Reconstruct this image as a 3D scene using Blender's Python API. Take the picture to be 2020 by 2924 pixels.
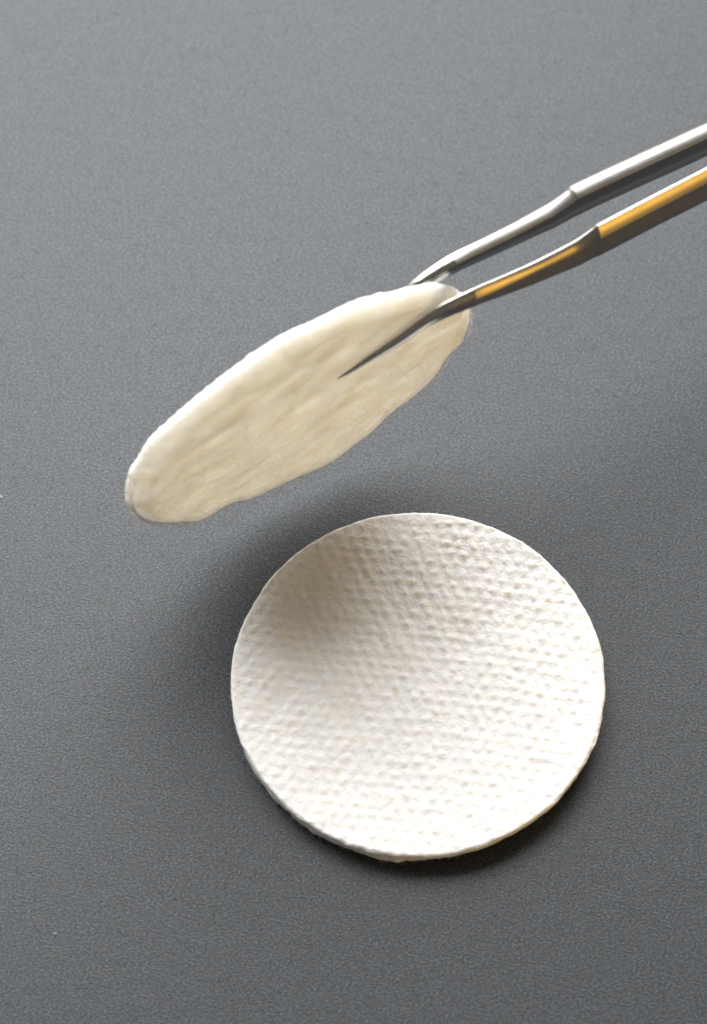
import bpy, math
import numpy as np

for o in list(bpy.data.objects):
    bpy.data.objects.remove(o)
SC = bpy.context.scene
COL = SC.collection
MM = 0.001

# ------------------------------------------------------------------ camera
cd = bpy.data.cameras.new("camera")
cam = bpy.data.objects.new("camera", cd)
COL.objects.link(cam)
ELEV = 63.952
cam.location = (-0.009766, -0.167230, 0.404293)
cam.rotation_euler = (math.radians(90 - ELEV), 0, 0)
cd.sensor_fit = 'HORIZONTAL'
cd.sensor_width = 36.0
cd.lens = 8117.98 / 2020 * 36.0
cd.clip_start = 0.01
cd.clip_end = 20
cd.dof.use_dof = True
cd.dof.focus_distance = 0.437
cd.dof.aperture_fstop = 26
SC.camera = cam

# ------------------------------------------------------------------ world
w = bpy.data.worlds.new("World")
SC.world = w
w.use_nodes = True
bg = w.node_tree.nodes["Background"]
bg.inputs[0].default_value = (1.0, 0.90, 0.76, 1)
bg.inputs[1].default_value = 0.15

# ------------------------------------------------------------------ lamps
from mathutils import Vector
def area(name, loc, target, sx, sy, power, color):
    l = bpy.data.lights.new(name, 'AREA')
    l.shape = 'RECTANGLE'
    l.size, l.size_y = sx, sy
    l.energy = power
    l.color = color
    o = bpy.data.objects.new(name, l)
    COL.objects.link(o)
    o.location = loc
    o.rotation_euler = (Vector(target) - Vector(loc)).to_track_quat('-Z', 'Y').to_euler()
    return o
area("window_light", (-0.085, 0.305, 0.30), (0.0, 0.03, 0.0), 0.58, 0.48, 6.6, (1.0, 0.99, 0.975))
area("warm_lamp", (0.33, -0.16, 0.075), (0.02, 0.03, 0.03), 0.075, 0.08, 0.27, (1.0, 0.54, 0.075))

SC.view_settings.view_transform = 'Standard'
SC.view_settings.look = 'None'
SC.view_settings.exposure = 0
SC.view_settings.gamma = 1
SC.cycles.use_adaptive_sampling = False

# ------------------------------------------------------------------ helpers
rng = np.random.default_rng(7)

class Field:
    """periodic filtered noise over a square of side `size` mm, unit deviation"""
    def __init__(self, lx, ly=None, ang=0.0, seed=0, size=64.0, n=512):
        ly = ly or lx
        r = np.random.default_rng(seed)
        f = np.fft.fft2(r.standard_normal((n, n)))
        k = np.fft.fftfreq(n, d=size / n)
        kx, ky = np.meshgrid(k, k)
        a = math.radians(ang)
        u = kx * math.cos(a) + ky * math.sin(a)
        v = -kx * math.sin(a) + ky * math.cos(a)
        g = np.exp(-0.5 * ((u * lx) ** 2 + (v * ly) ** 2) * 4.0)
        z = np.real(np.fft.ifft2(f * g))
        self.z = z / z.std()
        self.n, self.size = n, size
    def __call__(self, x, y):
        n = self.n
        X = (np.asarray(x) / self.size % 1.0) * n
        Y = (np.asarray(y) / self.size % 1.0) * n
        i, j = np.floor(X).astype(int), np.floor(Y).astype(int)
        fx, fy = X - i, Y - j
        i %= n; j %= n
        i1, j1 = (i + 1) % n, (j + 1) % n
        z = self.z
        return (z[j, i] * (1 - fx) + z[j, i1] * fx) * (1 - fy) + (z[j1, i] * (1 - fx) + z[j1, i1] * fx) * fy

def disc_grid(n):
    """concentric map of an (n+1)x(n+1) grid on the unit disc -> x, y, quads, boundary loop"""
    a = np.linspace(-1, 1, n + 1)
    U, V = np.meshgrid(a, a)
    x = U * np.sqrt(1 - V * V / 2)
    y = V * np.sqrt(1 - U * U / 2)
    idx = np.arange((n + 1) ** 2).reshape(n + 1, n + 1)
    q = np.stack([idx[:-1, :-1], idx[:-1, 1:], idx[1:, 1:], idx[1:, :-1]], -1).reshape(-1, 4)
    b = np.concatenate([idx[0, :-1], idx[:-1, -1], idx[-1, :0:-1], idx[:0:-1, 0]])
    return x.ravel(), y.ravel(), q, b

def mesh_obj(name, verts, faces, mat, parent=None, smooth=True):
    me = bpy.data.meshes.new(name)
    verts = np.asarray(verts, dtype=np.float32)
    if isinstance(faces, np.ndarray):
        nf, k = faces.shape
        me.vertices.add(len(verts))
        me.vertices.foreach_set("co", verts.ravel())
        me.loops.add(nf * k)
        me.loops.foreach_set("vertex_index", faces.astype(np.int32).ravel())
        me.polygons.add(nf)
        me.polygons.foreach_set("loop_start", np.arange(0, nf * k, k, dtype=np.int32))
        me.update(calc_edges=True)
        me.validate()
    else:
        me.from_pydata(verts.tolist(), [], faces)
    me.polygons.foreach_set("use_smooth", [smooth] * len(me.polygons))
    if mat:
        me.materials.append(mat)
    o = bpy.data.objects.new(name, me)
    COL.objects.link(o)
    if parent:
        o.parent = parent
    return o

def thing(name, label, cat, loc):
    o = bpy.data.objects.new(name, None)
    COL.objects.link(o)
    o.empty_display_size = 0.01
    o.location = loc
    o["label"] = label
    o["category"] = cat
    return o

def fibres(roots, dirs, length, radius, curl, seed, nseg=4):
    """thin three-sided bent threads joined in one mesh (metres)"""
    r = np.random.default_rng(seed)
    n = len(roots)
    d = dirs / np.linalg.norm(dirs, axis=1, keepdims=True)
    rnd = r.standard_normal((n, 3))
    s1 = np.cross(d, rnd); s1 /= np.linalg.norm(s1, axis=1, keepdims=True) + 1e-9
    s2 = np.cross(d, s1)
    V = []
    for k in range(nseg + 1):
        t = k / nseg
        c = roots + d * (length * t)[:, None] + s1 * (curl * length * t * t)[:, None] \
            + s2 * (curl * length * 0.6 * np.sin(t * 4.0))[:, None]
        rad = radius * (1 - 0.6 * t)
        for m in range(3):
            a = 2 * math.pi * m / 3
            V.append(c + (s1 * math.cos(a) + s2 * math.sin(a)) * rad)
    V = np.stack(V, 1)
    per = 3 * (nseg + 1)
    F = []
    for k in range(nseg):
        for m in range(3):
            F.append([k * 3 + m, k * 3 + (m + 1) % 3, (k + 1) * 3 + (m + 1) % 3, (k + 1) * 3 + m])
    F = np.array(F)
    faces = (F[None] + (np.arange(n) * per)[:, None, None]).reshape(-1, 4)
    return V.reshape(-1, 3), faces

# ------------------------------------------------------------------ materials
def new_mat(name):
    m = bpy.data.materials.new(name)
    m.use_nodes = True
    nt = m.node_tree
    return m, nt, nt.nodes["Principled BSDF"]

def noise_node(nt, scale, detail=2.0, rough=0.5, vec=None, stretch=None):
    n = nt.nodes.new("ShaderNodeTexNoise")
    n.inputs["Scale"].default_value = scale
    n.inputs["Detail"].default_value = detail
    n.inputs["Roughness"].default_value = rough
    tc = nt.nodes.new("ShaderNodeTexCoord")
    mp = nt.nodes.new("ShaderNodeMapping")
    nt.links.new(tc.outputs["Object"], mp.inputs["Vector"])
    if stretch:
        mp.inputs["Scale"].default_value = stretch[:3]
        mp.inputs["Rotation"].default_value = (0, 0, math.radians(stretch[3]))
    nt.links.new(mp.outputs[0], n.inputs["Vector"])
    return n

def ramp(nt, src, stops):
    r = nt.nodes.new("ShaderNodeValToRGB")
    e = r.color_ramp.elements
    while len(e) < len(stops):
        e.new(0.5)
    for el, (p, c) in zip(e, stops):
        el.position = p
        el.color = (*c, 1)
    nt.links.new(src, r.inputs[0])
    return r

def mixrgb(nt, mode, fac, a, b):
    m = nt.nodes.new("ShaderNodeMix")
    m.data_type = 'RGBA'
    m.blend_type = mode
    m.inputs[0].default_value = fac
    nt.links.new(a, m.inputs[6]); nt.links.new(b, m.inputs[7])
    return m.outputs[2]

def bump(nt, h, strength, dist, prev=None):
    b = nt.nodes.new("ShaderNodeBump")
    b.inputs["Strength"].default_value = strength
    b.inputs["Distance"].default_value = dist
    nt.links.new(h, b.inputs["Height"])
    if prev:
        nt.links.new(prev, b.inputs["Normal"])
    return b.outputs[0]

# grey fibrous paper
M_PAPER, nt, bs = new_mat("grey_paper")
n1 = noise_node(nt, 2900, 3, 0.6, stretch=(0.85, 1.15, 1, 20))
n2 = noise_node(nt, 420, 2, 0.5, stretch=(0.7, 1.1, 1, 20))
n3 = noise_node(nt, 2000, 2, 0.5, stretch=(0.8, 1, 1, -14))
r1 = ramp(nt, n1.outputs[0], [(0.36, (0.0122, 0.0158, 0.0203)), (0.5, (0.0318, 0.0385, 0.0460)), (0.64, (0.078, 0.0880, 0.0990))])
r2 = ramp(nt, n3.outputs[0], [(0.34, (0.80, 0.97, 1.14)), (0.5, (1, 1, 1)), (0.66, (1.20, 0.99, 0.84))])
r3 = ramp(nt, n2.outputs[0], [(0.3, (0.93, 0.93, 0.93)), (0.7, (1.07, 1.07, 1.07))])
c = mixrgb(nt, 'MULTIPLY', 1.0, r1.outputs[0], r2.outputs[0])
c = mixrgb(nt, 'MULTIPLY', 1.0, c, r3.outputs[0])
nt.links.new(c, bs.inputs["Base Color"])
bs.inputs["Roughness"].default_value = 0.46
bs.inputs["Specular IOR Level"].default_value = 0.40
nb = bump(nt, n1.outputs[0], 0.5, 0.00014)
nb = bump(nt, n2.outputs[0], 0.10, 0.0003, nb)
nt.links.new(nb, bs.inputs["Normal"])

def cotton(name, col, trans_col, trans, fine, bstr, streak):
    """matted cotton: diffuse fibre surface that lets part of the light through"""
    m = bpy.data.materials.new(name)
    m.use_nodes = True
    nt = m.node_tree
    nt.nodes.clear()
    out = nt.nodes.new("ShaderNodeOutputMaterial")
    df = nt.nodes.new("ShaderNodeBsdfDiffuse")
    df.inputs["Roughness"].default_value = 0.6
    na = noise_node(nt, 700, 4, 0.65, stretch=(0.6, 1, 1, 25))
    rc = ramp(nt, na.outputs[0], [(0.34, tuple(x * 0.955 for x in col)), (0.5, col), (0.66, tuple(min(0.985, x * 1.02) for x in col))])
    nt.links.new(rc.outputs[0], df.inputs["Color"])
    nf = noise_node(nt, 2400, 3, 0.65, stretch=(0.55, 1, 1, -20))
    nb = bump(nt, nf.outputs[0], bstr, fine)
    nt.links.new(nb, df.inputs["Normal"])
    if trans > 0:
        tr = nt.nodes.new("ShaderNodeBsdfTranslucent")
        tr.inputs["Color"].default_value = (*trans_col, 1)
        nt.links.new(nb, tr.inputs["Normal"])
        mx = nt.nodes.new("ShaderNodeMixShader")
        if streak:                                     # uneven density of the fleece
            dn = noise_node(nt, 170, 4, 0.62, stretch=(0.45, 1.0, 1.0, 30))
            mr = nt.nodes.new("ShaderNodeMapRange")
            mr.inputs["From Min"].default_value = 0.32
            mr.inputs["From Max"].default_value = 0.68
            mr.inputs["To Min"].default_value = trans - streak
            mr.inputs["To Max"].default_value = trans + streak
            nt.links.new(dn.outputs[0], mr.inputs["Value"])
            nt.links.new(mr.outputs[0], mx.inputs[0])
        else:
            mx.inputs[0].default_value = trans
        nt.links.new(df.outputs[0], mx.inputs[1])
        nt.links.new(tr.outputs[0], mx.inputs[2])
        nt.links.new(mx.outputs[0], out.inputs["Surface"])
    else:
        nt.links.new(df.outputs[0], out.inputs["Surface"])
    return m
def fleece(name, col, radius_mm, lo, hi, fine, bstr):
    """deep cotton that scatters light inside; lo..hi is the uneven density (scale of the scattering)"""
    m, nt, bs = new_mat(name)
    na = noise_node(nt, 800, 4, 0.65, stretch=(0.6, 1, 1, 25))
    rc = ramp(nt, na.outputs[0], [(0.34, tuple(x * 0.975 for x in col)), (0.6, col)])
    nt.links.new(rc.outputs[0], bs.inputs["Base Color"])
    bs.inputs["Roughness"].default_value = 0.95
    bs.inputs["Specular IOR Level"].default_value = 0.05
    bs.inputs["Subsurface Weight"].default_value = 1.0
    bs.inputs["Subsurface Radius"].default_value = radius_mm
    dn = noise_node(nt, 190, 4, 0.62, stretch=(0.45, 1.0, 1.0, 30))
    mr = nt.nodes.new("ShaderNodeMapRange")
    mr.inputs["From Min"].default_value = 0.32
    mr.inputs["From Max"].default_value = 0.68
    mr.inputs["To Min"].default_value = lo
    mr.inputs["To Max"].default_value = hi
    nt.links.new(dn.outputs[0], mr.inputs["Value"])
    nt.links.new(mr.outputs[0], bs.inputs["Subsurface Scale"])
    nf = noise_node(nt, 2400, 3, 0.65, stretch=(0.55, 1, 1, -20))
    nt.links.new(bump(nt, nf.outputs[0], bstr, fine), bs.inputs["Normal"])
    return m
M_COTTON = fleece("white_cotton", (0.950, 0.940, 0.918), (0.30, 0.27, 0.22), 0.0009, 0.0011, 0.00010, 0.65)
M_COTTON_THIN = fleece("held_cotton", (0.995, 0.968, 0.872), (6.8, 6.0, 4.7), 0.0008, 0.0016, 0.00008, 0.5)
M_FUZZ = cotton("cotton_fibre", (0.93, 0.92, 0.89), (0.95, 0.93, 0.89), 0.45, 0.00001, 0.0, 0)

def steel(name, col, rough, grain):
    m, nt, bs = new_mat(name)
    bs.inputs["Metallic"].default_value = 1.0
    n = noise_node(nt, 5000, 2, 0.6)
    n_ = noise_node(nt, 700, 2, 0.6, stretch=(0.3, 1, 1, 30))
    rc = ramp(nt, n_.outputs[0], [(0.3, tuple(x * 0.93 for x in col)), (0.7, col)])
    nt.links.new(rc.outputs[0], bs.inputs["Base Color"])
    mr = nt.nodes.new("ShaderNodeMapRange")
    mr.inputs["To Min"].default_value = rough * 0.85
    mr.inputs["To Max"].default_value = rough * 1.15
    nt.links.new(n_.outputs[0], mr.inputs["Value"])
    nt.links.new(mr.outputs[0], bs.inputs["Roughness"])
    nt.links.new(bump(nt, n.outputs[0], grain, 0.00004), bs.inputs["Normal"])
    return m
M_SATIN = steel("satin_steel", (0.46, 0.45, 0.425), 0.38, 0.45)
M_INNER_SHADE = steel("inner_shade_steel", (0.26, 0.235, 0.19), 0.16, 0.12)  # smoother steel, base colour darkened to paint the shade between the arms
M_POLISH = steel("polished_steel", (0.62, 0.61, 0.58), 0.15, 0.05)

# ------------------------------------------------------------------ paper
S = 0.45
v = [(-S, -S, 0), (S, -S, 0), (S, S, 0), (-S, S, 0)]
paper = mesh_obj("paper_surface", np.array(v) + np.array([0, 0.05, 0]), [(0, 1, 2, 3)], M_PAPER, smooth=False)
paper["kind"] = "structure"

# short fibres felted into the sheet's surface
n = 15000
x, y = rng.uniform(-72, 54, n), rng.uniform(-54, 130, n)
dirs = np.stack([rng.normal(0, 1, n), rng.normal(0, 0.8, n), rng.normal(0, 0.02, n)], -1)
Vp, Fp = fibres(np.stack([x, y, np.full(n, 0.012)], -1) * MM, dirs, rng.gamma(2.5, 0.28, n) * MM, 0.000017, 0.35, 61, 3)
Vp[:, 2] = np.clip(Vp[:, 2], 0.000002, 0.00004)
M_FELT, nt, bs = new_mat("paper_fibre")
nn = noise_node(nt, 160, 1, 0.5)
rc = ramp(nt, nn.outputs[0], [(0.35, (0.035, 0.04, 0.047)), (0.5, (0.085, 0.088, 0.09)), (0.65, (0.15, 0.14, 0.13))])
nt.links.new(rc.outputs[0], bs.inputs["Base Color"])
bs.inputs["Roughness"].default_value = 0.7
fo = mesh_obj("paper_fibres", Vp, Fp, M_FELT, paper)
fo["kind"] = "stuff"

# ------------------------------------------------------------------ lying pad
R0 = 28.5
nz_edge = Field(0.9, seed=3)
nz_big = Field(7.0, seed=11)
nz_mid = Field(2.2, seed=12)
nz_c = Field(0.75, 1.1, 20, seed=13)
nz_d = Field(0.34, seed=14)

# embossed dots in staggered rows
def emboss_field(n=700, size=60.0, pitch=2.1, ang=-9, seed=5):
    r = np.random.default_rng(seed)
    h = np.zeros((n, n))
    step = size / n
    a = math.radians(ang)
    m = int(size / pitch) + 6
    for i in range(-m, m):
        for j in range(-m, m):
            u = (i + (0.5 if j % 2 else 0)) * pitch + r.normal(0, 0.13)
            v = j * pitch * 0.84 + r.normal(0, 0.11)
            v += 0.9 * math.sin(u * 0.09 + 0.6)
            x = u * math.cos(a) - v * math.sin(a); y = u * math.sin(a) + v * math.cos(a)
            amp = max(0.1, r.normal(0.9, 0.3)); s = r.uniform(0.37, 0.52); el = r.uniform(0.85, 1.25)
            cx, cy = (x + size / 2) / step, (y + size / 2) / step
            k = int(2.0 / step)
            x0, x1, y0, y1 = int(cx) - k, int(cx) + k + 1, int(cy) - k, int(cy) + k + 1
            if x0 < 0 or y0 < 0 or x1 > n or y1 > n:
                continue
            gx = (np.arange(x0, x1) - cx) * step; gy = (np.arange(y0, y1) - cy) * step
            h[y0:y1, x0:x1] += amp * np.exp(-0.5 * ((gx[None] / (s * el)) ** 2 + (gy[:, None] / (s / el)) ** 2))
    f = Field(1, seed=0, n=8)
    f.z, f.n, f.size = h, n, size
    return lambda x, y: f(np.asarray(x) + size / 2, np.asarray(y) + size / 2)
emboss = emboss_field()

def pad_lift(x, y):
    rr = np.hypot(x, y) / R0
    d = (0.75 * x - 0.66 * y) / R0            # front right rim stands off the paper
    return 0.35 * rr ** 4 + 1.0 * np.clip(d, 0, 1) ** 2 - 0.9 * np.clip(0.80 * -x / R0 + 0.6 * y / R0, 0, 1) ** 4

def pad_top(x, y):
    rr = np.hypot(x, y) / R0
    z = 3.8 + pad_lift(x, y) + 0.10 * nz_big(x, y) + 0.035 * nz_mid(x, y)
    z = z + 0.28 * emboss(x, y) * (1 - 0.35 * rr ** 8) + 0.024 * nz_c(x, y) + 0.022 * nz_d(x, y)
    return z - 0.35 * np.clip((rr - 0.985) / 0.015, 0, 1) ** 2

pad = thing("cotton_pad", "round white embossed cotton pad lying flat on the grey paper", "cotton pad", (0, 0, 0))

def pad_ply(name, n, r_edge, top, bot, mat, bulge):
    gx, gy, q, b = disc_grid(n)
    th = np.arctan2(gy, gx)
    re = r_edge(th)
    x, y = gx * re, gy * re
    zt = top(x, y)
    Nv = len(x)
    V = [np.stack([x, y, zt], -1)]
    F = [q]
    prev = b
    bx, by, bt = x[b], y[b], zt[b]
    bb = bot(bx, by)
    k = 6
    base = Nv
    for i in range(1, k):
        t = i / k
        s = 1 + bulge * math.sin(math.pi * t) / R0
        jit = 0.03 * nz_edge(np.degrees(th[b]) * 0.5, t * 17)
        s = s + jit / R0
        V.append(np.stack([bx * s, by * s, bt * (1 - t) + bb * t], -1))
        cur = base + np.arange(len(b))
        F.append(np.stack([prev, cur, np.roll(cur, -1), np.roll(prev, -1)], -1))
        prev = cur
        base += len(b)
    # underside on a coarser share of the same grid
    zb = bot(x, y)
    V.append(np.stack([x, y, zb], -1))
    ob = base
    F.append(q[:, ::-1] + ob)
    cur = b + ob
    F.append(np.stack([prev, cur, np.roll(cur, -1), np.roll(prev, -1)], -1))
    return mesh_obj(name, np.concatenate(V) * MM, np.concatenate(F), mat, pad)

def edge_top(th):
    return R0 + 0.025 * nz_edge(np.degrees(th) * 0.31, 3) + 0.06 * nz_mid(np.degrees(th) * 0.3, 9)
def edge_bot(th):
    d = np.degrees(th)
    tuft = 0.55 * np.exp(-((d + 99) / 6.5) ** 2) + 0.18 * np.exp(-((d - 2) / 2.5) ** 2)
    und = 0.9 * np.clip(np.cos(np.radians(d + 40)), 0, 1) ** 3
    return R0 - 0.30 - und + tuft * 0.9 + 0.05 * nz_edge(d * 0.4, 23) + 0.07 * nz_mid(d * 0.3, 31)

SPLIT = 1.35
def split_z(x, y):
    return 3.8 + pad_lift(x, y) - SPLIT
def under_z(x, y):
    return np.maximum(0.03, 3.8 + pad_lift(x, y) - 3.2 + 0.1 * nz_mid(x, y))
pad_ply("top_ply", 460, edge_top, pad_top, split_z, M_COTTON, 0.06)
pad_ply("bottom_ply", 150, edge_bot, lambda x, y: split_z(x, y) - 0.03, under_z, M_COTTON, 0.25)

# loose fibres round the rim of the lower ply, and a few on the top edge
n = 7000
th = rng.uniform(-math.pi, math.pi, n)
re = edge_bot(th) + 0.02
x, y = re * np.cos(th), re * np.sin(th)
tz = rng.uniform(0.0, 1.0, n) ** 0.8
z = split_z(x, y) * (1 - tz) + under_z(x, y) * tz
roots = np.stack([x, y, z], -1) * MM
dirs = np.stack([np.cos(th), np.sin(th), rng.normal(-0.25, 0.5, n)], -1) + rng.normal(0, 0.45, (n, 3))
V1, F1 = fibres(roots, dirs, rng.gamma(2.2, 0.14, n) * MM, 0.000010, 0.5, 21)
n = 2600
th = rng.uniform(-math.pi, math.pi, n)
re = edge_top(th) - 0.03
x, y = re * np.cos(th), re * np.sin(th)
z = pad_top(x, y) - rng.uniform(0, 0.9, n)
dirs = np.stack([np.cos(th), np.sin(th), rng.normal(0.1, 0.6, n)], -1) + rng.normal(0, 0.5, (n, 3))
V2, F2 = fibres(np.stack([x, y, z], -1) * MM, dirs, rng.gamma(2, 0.09, n) * MM, 0.000010, 0.5, 22)
n = 9000
a = rng.uniform(0, 2 * math.pi, n); r = 28.2 * np.sqrt(rng.uniform(0, 1, n))
x, y = r * np.cos(a), r * np.sin(a)
dirs = rng.normal(0, 1, (n, 3)) * np.array([1, 0.8, 0.12]) + np.array([0, 0, 0.10])
V3, F3 = fibres(np.stack([x, y, pad_top(x, y) + 0.005], -1) * MM, dirs, rng.gamma(2, 0.35, n) * MM, 0.000011, 0.5, 23)
fz = mesh_obj("fuzz", np.concatenate([V1, V2, V3]), np.concatenate([F1, F2 + len(V1), F3 + len(V1) + len(V2)]), M_FUZZ, pad)
fz["kind"] = "stuff"

# ------------------------------------------------------------------ held pad
O = np.array([-17.470, 29.619, 36.0])
A = np.array([0.85935939, 0.51137211, 0.0])
B = np.array([0.07122728, -0.11969725, 0.99025211])
Nn = np.array([0.50638732, -0.85098245, -0.13928660])
RIM = np.array([[-180, 28.6], [-172.8, 28.6], [-158.9, 28.8], [-144.2, 29.2], [-132, 29.3], [-120.4, 29.1], [-110.2, 28.8], [-99, 28.6],
    [-87.9, 28.3], [-78.1, 28.8], [-69.7, 29.0], [-62.1, 28.9], [-55.7, 27.7], [-49.1, 27.5], [-43.2, 28.8], [-35.7, 29.1],
    [-30.7, 29.1], [-21.6, 28.2], [-15.3, 28.3], [-9.9, 28.9], [-0.5, 29.0], [6.6, 28.9], [20.9, 28.6], [30.6, 29.0],
    [40.6, 29.3], [47.5, 29.4], [54, 29.2], [62.3, 28.8], [71.6, 28.8], [81.9, 29.0], [90.8, 29.1], [98.6, 29.1],
    [107, 28.9], [115.2, 28.8], [123.3, 28.6], [132.3, 28.5], [139.9, 28.6], [149.3, 28.6], [158.5, 28.4], [167.4, 28.5], [174.8, 28.6]])
def rim_r(th):
    d = np.degrees(th)
    xs = np.concatenate([RIM[:, 0], [180.0]]); ys = np.concatenate([RIM[:, 1], [28.5]])
    acc = 0
    for o_, w_ in ((-4, .2), (-2, .2), (0, .2), (2, .2), (4, .2)):
        acc = acc + w_ * np.interp((d + o_ + 180) % 360 - 180, xs, ys)
    return acc + 0.07 * nz_edge(d * 0.45, 5) + 0.05 * nz_d(d * 0.3, 41)

# tweezers profile: p, q_top, height, inner offset, thickness (mm)
ARM = np.array([
    [4.5, 9.7, 0.14, 1.40, 0.14], [6.1, 10.9, 0.60, 1.48, 0.46], [9.3, 13.1, 1.15, 1.58, 0.82], [13.7, 15.8, 1.75, 1.75, 1.12],
    [18.5, 19.2, 2.4, 1.95, 1.3], [21.8, 20.1, 2.9, 2.05, 1.5], [25.8, 20.1, 3.3, 2.15, 1.7], [31.3, 19.4, 3.8, 2.3, 1.85],
    [37.4, 18.8, 4.4, 2.4, 2.05], [42.4, 18.85, 5.3, 2.42, 2.25], [45.9, 20.3, 6.7, 2.4, 2.4], [46.45, 20.75, 7.0, 2.38, 2.6],
    [49.3, 20.7, 7.1, 2.35, 2.6], [56.4, 20.3, 7.2, 2.2, 2.6], [66.5, 19.65, 7.6, 2.0, 2.6], [79.6, 19.1, 7.2, 1.65, 2.3],
    [100.0, 18.5, 6.2, 0.9, 1.7], [122.0, 18.0, 5.4, 0.02, 1.3]])
def pchip(x, xs, ys):
    h = np.diff(xs); dl = np.diff(ys) / h
    m = np.zeros_like(ys)
    for i in range(1, len(xs) - 1):
        if dl[i - 1] * dl[i] > 0:
            w1, w2 = 2 * h[i] + h[i - 1], h[i] + 2 * h[i - 1]
            m[i] = (w1 + w2) / (w1 / dl[i - 1] + w2 / dl[i])
    m[0], m[-1] = dl[0], dl[-1]
    i = np.clip(np.searchsorted(xs, x) - 1, 0, len(xs) - 2)
    t = (x - xs[i]) / h[i]
    return ys[i] * (1 + 2 * t) * (1 - t) ** 2 + m[i] * h[i] * t * (1 - t) ** 2 + ys[i + 1] * t * t * (3 - 2 * t) + m[i + 1] * h[i] * t * t * (t - 1)

def to_world(p, q, o_):
    return (O + np.multiply.outer(p, A) + np.multiply.outer(q, B) + np.multiply.outer(o_, Nn)) * MM

wr1 = Field(1.5, 6.5, -62, seed=31)
wr2 = Field(0.7, 3.4, -70, seed=32)
wr3 = Field(0.35, 0.5, 0, seed=33)
wr4 = Field(5.0, 9.0, -60, seed=34)

wr5 = Field(2.2, 7.0, -64, seed=35)

def squeeze(p, q):
    """how far the closed jaws press the cotton flat (0..1)"""
    pp = np.clip(p, 4.5, 30)
    qc = pchip(pp.ravel(), ARM[:, 0], ARM[:, 1] - ARM[:, 2] * 0.5).reshape(pp.shape)
    dist = np.hypot(p - pp, q - qc)
    return np.exp(-(dist / 3.4) ** 2)
def held_mid(p, q):
    r = np.hypot(p, q) / 28.8
    bend = -0.35 * np.clip((q + 4) / 28, 0, 1.2) ** 2 * np.clip((22 - p) / 40, 0, 1)      # top left leans back
    bend = bend + 0.8 * np.clip((-q - 8) / 20, 0, 1) ** 2 * np.sin(p * 0.33 + 0.6) * 0.2
    fade = np.clip(1 - squeeze(p, q) * 1.2, 0, 1)
    return (bend + 0.22 * wr4(p, q)) * fade
def held_half(p, q, front):
    th = np.arctan2(q, p)
    r = np.hypot(p, q) / rim_r(th)
    full = 1.5 if front else 1.75
    rimh = -0.05 if front else 1.45
    r0 = 0.925 - 0.035 * np.exp(-((np.degrees(th) - 150) / 45.0) ** 2)
    t = np.clip((r - r0) / (1 - r0), 0, 1)
    h = full + (rimh - full) * (t ** 1.25)
    h = h * np.sqrt(np.clip(1 - np.clip((r - 0.975) / 0.025, 0, 1) ** 2 * 0.45, 0, 1))
    s = squeeze(p, q)
    pp = np.clip(p, 4.5, 30).ravel()
    jaw = pchip(pp, ARM[:, 0], ARM[:, 3]).reshape(p.shape) - 0.06
    tex = (0.055 * wr1(p, q) + 0.03 * wr2(p, q) + 0.018 * wr3(p, q)) * np.clip((1 - r) * 9, 0.15, 1)
    if front:
        tex = tex - 0.20 * np.exp(-(wr5(p, q) / 0.07) ** 2) * np.clip(wr4(p + 9, q), 0, 1) * np.clip((1 - r) * 9, 0, 1)
    else:
        tex = tex * 0.5 + 0.15 * emboss(p, q)
    h = h + tex * (1 - 0.8 * s)
    h = h * (1 - s) + np.minimum(h, jaw) * s
    if front:                                           # cotton drawn in above the jaw, a cone fading leftwards
        pc = np.clip(p, 4.5, 24)
        qt = pchip(pc.ravel(), ARM[:, 0], ARM[:, 1]).reshape(p.shape)
        up = np.clip(q - qt, 0, None) + 0.9 * np.clip(4.5 - p, 0, None)
        lim = jaw + 0.02 + 0.20 * up - held_mid(p, q)
        lim = np.where(q > qt - 2.0 - 0.8 * np.clip(4.5 - p, 0, None), lim, 9.0)
        k = 0.12
        h = -k * np.log(np.exp(-h / k) + np.exp(-np.clip(lim, -2, 6) / k))
    return h

gx, gy, q4, b = disc_grid(360)
th = np.arctan2(gy, gx)
rr_ = rim_r(th)
P, Q = gx * rr_, gy * rr_
mid = held_mid(P, Q)
f = to_world(P, Q, mid + held_half(P, Q, True))
bk = to_world(P, Q, mid - held_half(P, Q, False))
base_pt = to_world(np.array([0.0]), np.array([-28.0]), np.array([0.0]))[0]
Vs, Fs = [f], [q4]
nv = len(P)
prev = b
ba = nv
fr, br = f[b], bk[b]
outd = (np.multiply.outer(np.cos(th[b]), A) + np.multiply.outer(np.sin(th[b]), B))
k = 7
for i in range(1, k):
    t = i / k
    bl = (0.34 * math.sin(math.pi * t) + 0.05 * nz_edge(np.degrees(th[b]) * 0.5, 40 + t * 9) + 0.06 * nz_d(np.degrees(th[b]) * 0.7, 10 + t * 9)) * MM
    Vs.append(fr * (1 - t) + br * t + outd * bl[:, None])
    cur = ba + np.arange(len(b))
    Fs.append(np.stack([prev, cur, np.roll(cur, -1), np.roll(prev, -1)], -1))
    prev = cur; ba += len(b)
Vs.append(bk)
Fs.append(q4[:, ::-1] + ba)
cur = b + ba
Fs.append(np.stack([prev, cur, np.roll(cur, -1), np.roll(prev, -1)], -1))
held = thing("cotton_pad", "white cotton pad held upright on edge in the tweezers, glowing cream", "cotton pad", base_pt)
mesh_obj("cotton_body", np.concatenate(Vs) - base_pt, np.concatenate(Fs), M_COTTON_THIN, held)

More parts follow.
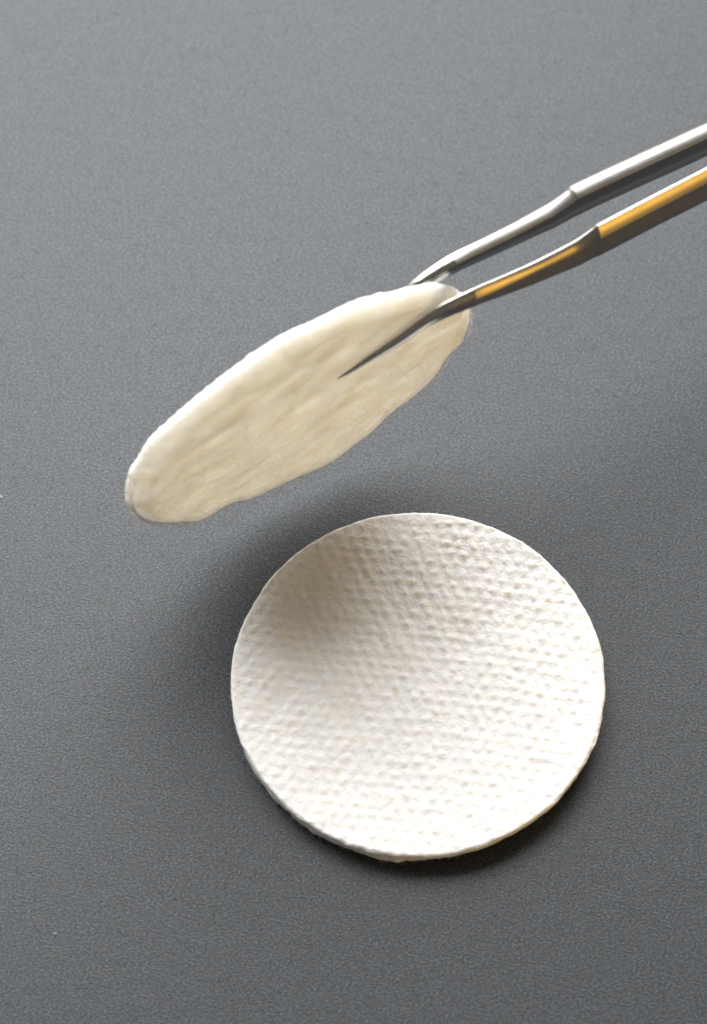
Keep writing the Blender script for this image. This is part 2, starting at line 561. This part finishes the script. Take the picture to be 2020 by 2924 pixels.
n = 9000
th = rng.uniform(-math.pi, math.pi, n)
low = np.clip(-np.sin(th) + 0.25, 0, 1)
rr_ = rim_r(th) * (1 - rng.uniform(0, 0.012, n))
P, Q = rr_ * np.cos(th), rr_ * np.sin(th)
u = rng.uniform(-0.8, 0.9, n)
roots = to_world(P, Q, held_mid(P, Q) + u)
dirs = np.multiply.outer(np.cos(th), A) + np.multiply.outer(np.sin(th), B) + rng.normal(0, 0.5, (n, 3)) + u[:, None] * Nn * 0.4
V1, F1 = fibres(roots - base_pt, dirs, (rng.gamma(2, 0.15, n) + low * rng.gamma(2, 0.22, n)) * MM, 0.000011, 0.5, 41)
n = 9000
a = rng.uniform(0, 2 * math.pi, n); r = 28.0 * np.sqrt(rng.uniform(0, 1, n))
P, Q = r * np.cos(a), r * np.sin(a)
roots = to_world(P, Q, held_mid(P, Q) + held_half(P, Q, True) - 0.02)
dirs = np.multiply.outer(rng.normal(0, 1, n), A) + np.multiply.outer(rng.normal(0, 0.7, n), B) + np.multiply.outer(rng.normal(0.12, 0.15, n), Nn)
V2, F2 = fibres(roots - base_pt, dirs, rng.gamma(2, 0.5, n) * MM, 0.000011, 0.6, 42)
fz = mesh_obj("fuzz", np.concatenate([V1, V2]), np.concatenate([F1, F2 + len(V1)]), M_FUZZ, held)
fz["kind"] = "stuff"

# ------------------------------------------------------------------ tweezers
def section(p, side):
    qt, h, d, t = (float(pchip(np.array([p]), ARM[:, 0], ARM[:, i])[0]) for i in (1, 2, 3, 4))
    pts = [(0.0, -0.04 * t), (0.03 * t, 0.0)]
    if side > 0:
        pts.append((0.17 * t, -0.01 * h))
        w_ = min(1.0, max(0.0, (36 - p) / 12.0))
        f_ = (0.64 + 0.24 * w_, -0.24 - 0.18 * w_)
        e = (0.17, -0.01)
        for i in range(1, 7):                          # convex top bevel, then a creased sloping flank
            u_ = i / 6
            bul = (0.022 if p > 46 else 0.032) * math.sin(math.pi * u_)
            pts.append((t * (e[0] + (f_[0] - e[0]) * u_ + bul), h * (e[1] + (f_[1] - e[1]) * u_ + bul * 0.6)))
        for u_ in (0.03, 0.35, 0.70, 0.97):
            pts.append((t * (f_[0] + (1 - f_[0]) * u_), h * (f_[1] - (0.85 + f_[1]) * u_)))
    else:
        pts[0], pts[1] = (0.0, -0.025 * h - 0.03 * t), (0.03 * t, -0.025 * h)
        lw = 0.50 + 0.43 * min(1.0, max(0.0, (40 - p) / 14))
        pts.append((lw * t, -0.01 * h))
        for i in range(1, 7):
            a_ = i / 6 * math.pi / 2
            f1, f2 = math.sin(a_), 1 - math.cos(a_)
            pts.append((t * (lw + (1 - lw) * f1), -h * (0.01 + 0.26 * f2)))
        for u_ in (0.03, 0.35, 0.70, 0.97):
            pts.append((t, h * (-0.27 - 0.58 * u_)))
    pts += [(t * 0.95, -h * 0.90), (t * 0.74, -h * 0.96), (t * 0.3, -h), (0.03 * t, -h), (0.0, -h + 0.04 * t), (0.0, -h * 0.5)]
    if side < 0:
        pts = [(x * 1.08, z) for x, z in pts]
    o_ = np.array([x for x, _ in pts]); z_ = np.array([z for _, z in pts])
    n_ = len(pts)
    if side < 0:
        qt -= 0.9 * min(1.0, max(0.0, (24.0 - p) / 6.0))
    return to_world(np.full(n_, p) , qt + z_, side * (d + o_))

tw_base = to_world(np.array([60.0]), np.array([12.0]), np.array([0.0]))[0]
tw = thing("tweezers", "steel tweezers with polished pointed tips gripping the upright cotton pad", "tweezers", tw_base)

def loft(name, ps, side, mat, parent, cap0, cap1, sharp_from=46.4):
    rings = [section(p, side) - tw_base for p in ps]
    m = len(rings[0])
    V = np.concatenate(rings)
    F = []
    for i in range(len(ps) - 1):
        for j in range(m):
            a, b_, c_, d_ = i * m + j, i * m + (j + 1) % m, (i + 1) * m + (j + 1) % m, (i + 1) * m + j
            F.append((a, b_, c_, d_) if side < 0 else (d_, c_, b_, a))
    r0, r1 = list(range(m)), list(range((len(ps) - 1) * m, len(ps) * m))
    if cap0: F.append(r0[::-1] if side < 0 else r0)
    if cap1: F.append(r1 if side < 0 else r1[::-1])
    o = mesh_obj(name, V, F, mat, parent)
    me = o.data
    me.materials.append(M_INNER_SHADE)
    for i in range(len(ps) - 1):                       # flat smooth inner face, shade put into its steel colour
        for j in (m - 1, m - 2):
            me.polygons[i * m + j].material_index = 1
    key = {}
    for e in me.edges:
        key[tuple(sorted(e.vertices))] = e
    for i in range(len(ps) - 1):
        for j in (0, 2, 8, 18) if side > 0 else (0, len(section(50.0, side)) - 1):
            if ps[i] >= sharp_from or j == 0:
                e = key.get(tuple(sorted((i * m + j, (i + 1) * m + j))))
                if e: e.use_edge_sharp = True
    for i, p in enumerate(ps):
        if abs(p - 46.45) < 1e-6 or i in (0, len(ps) - 1):
            for j in range(m):
                e = key.get(tuple(sorted((i * m + j, i * m + (j + 1) % m))))
                if e: e.use_edge_sharp = True
    return o

tip_ps = list(np.concatenate([np.linspace(4.5, 7, 8), np.linspace(7.5, 25.8, 46)]))
arm_ps = list(np.concatenate([np.linspace(25.8, 45.7, 50), [45.9, 46.2, 46.45, 46.8], np.linspace(47.3, 80, 40), np.linspace(82, 122, 24)]))
for side in (1, -1):
    arm = loft("arm", arm_ps, side, M_SATIN, tw, True, True)
    loft("tip", tip_ps, side, M_POLISH, arm, True, True)
# the welded end that joins both arms, beyond the frame
jr = []
for p in np.linspace(118.0, 130.0, 7):
    h = 5.2 - (p - 118) * 0.12; t = 1.42 - (p - 118) * 0.05
    a = np.linspace(0, 2 * math.pi, 16, endpoint=False)
    ca, sa = np.cos(a), np.sin(a)
    sq = lambda c_: np.sign(c_) * np.abs(c_) ** 0.5
    jr.append(to_world(np.full(16, p), 18.05 - 2.65 + sq(sa) * h / 2 * 1.06, sq(ca) * t * 1.05) - tw_base)
F = []
for i in range(6):
    for j in range(16):
        F.append((i * 16 + j, (i + 1) * 16 + j, (i + 1) * 16 + (j + 1) % 16, i * 16 + (j + 1) % 16))
F += [list(range(16)), list(range(96, 112))[::-1]]
mesh_obj("joint", np.concatenate(jr), F, M_SATIN, tw)

# ------------------------------------------------------------------ stray lint on the paper
def lint(x, y, r, seed, label, el=1.0):
    rg = np.random.default_rng(seed)
    n_ = 60
    d = rg.normal(0, 1, (n_, 3)); d[:, 2] = np.abs(d[:, 2]) * 0.5
    root = rg.normal(0, r * 0.25, (n_, 3)) * np.array([el, 1 / el, 0]) ; root[:, 2] = 0.02
    V, Fq = fibres(root * MM, d * np.array([el, 1 / el, 1]), np.full(n_, r) * rg.uniform(0.5, 1, n_) * MM, 0.00002, 0.7, seed)
    V[:, 2] = np.maximum(V[:, 2], 0.00001)
    o = mesh_obj("lint_speck", V, Fq, M_FUZZ)
    o.location = (x * MM, y * MM, 0)
    o["label"] = label
    o["category"] = "lint"
    o["group"] = "lint specks on the paper"
    return o
lint(-65.7, 33.0, 0.35, 71, "tiny white lint speck at the far left edge of the paper")
lint(-53.85, -38.9, 0.22, 72, "tiny pale lint fleck near the paper's lower left corner", 2.0)
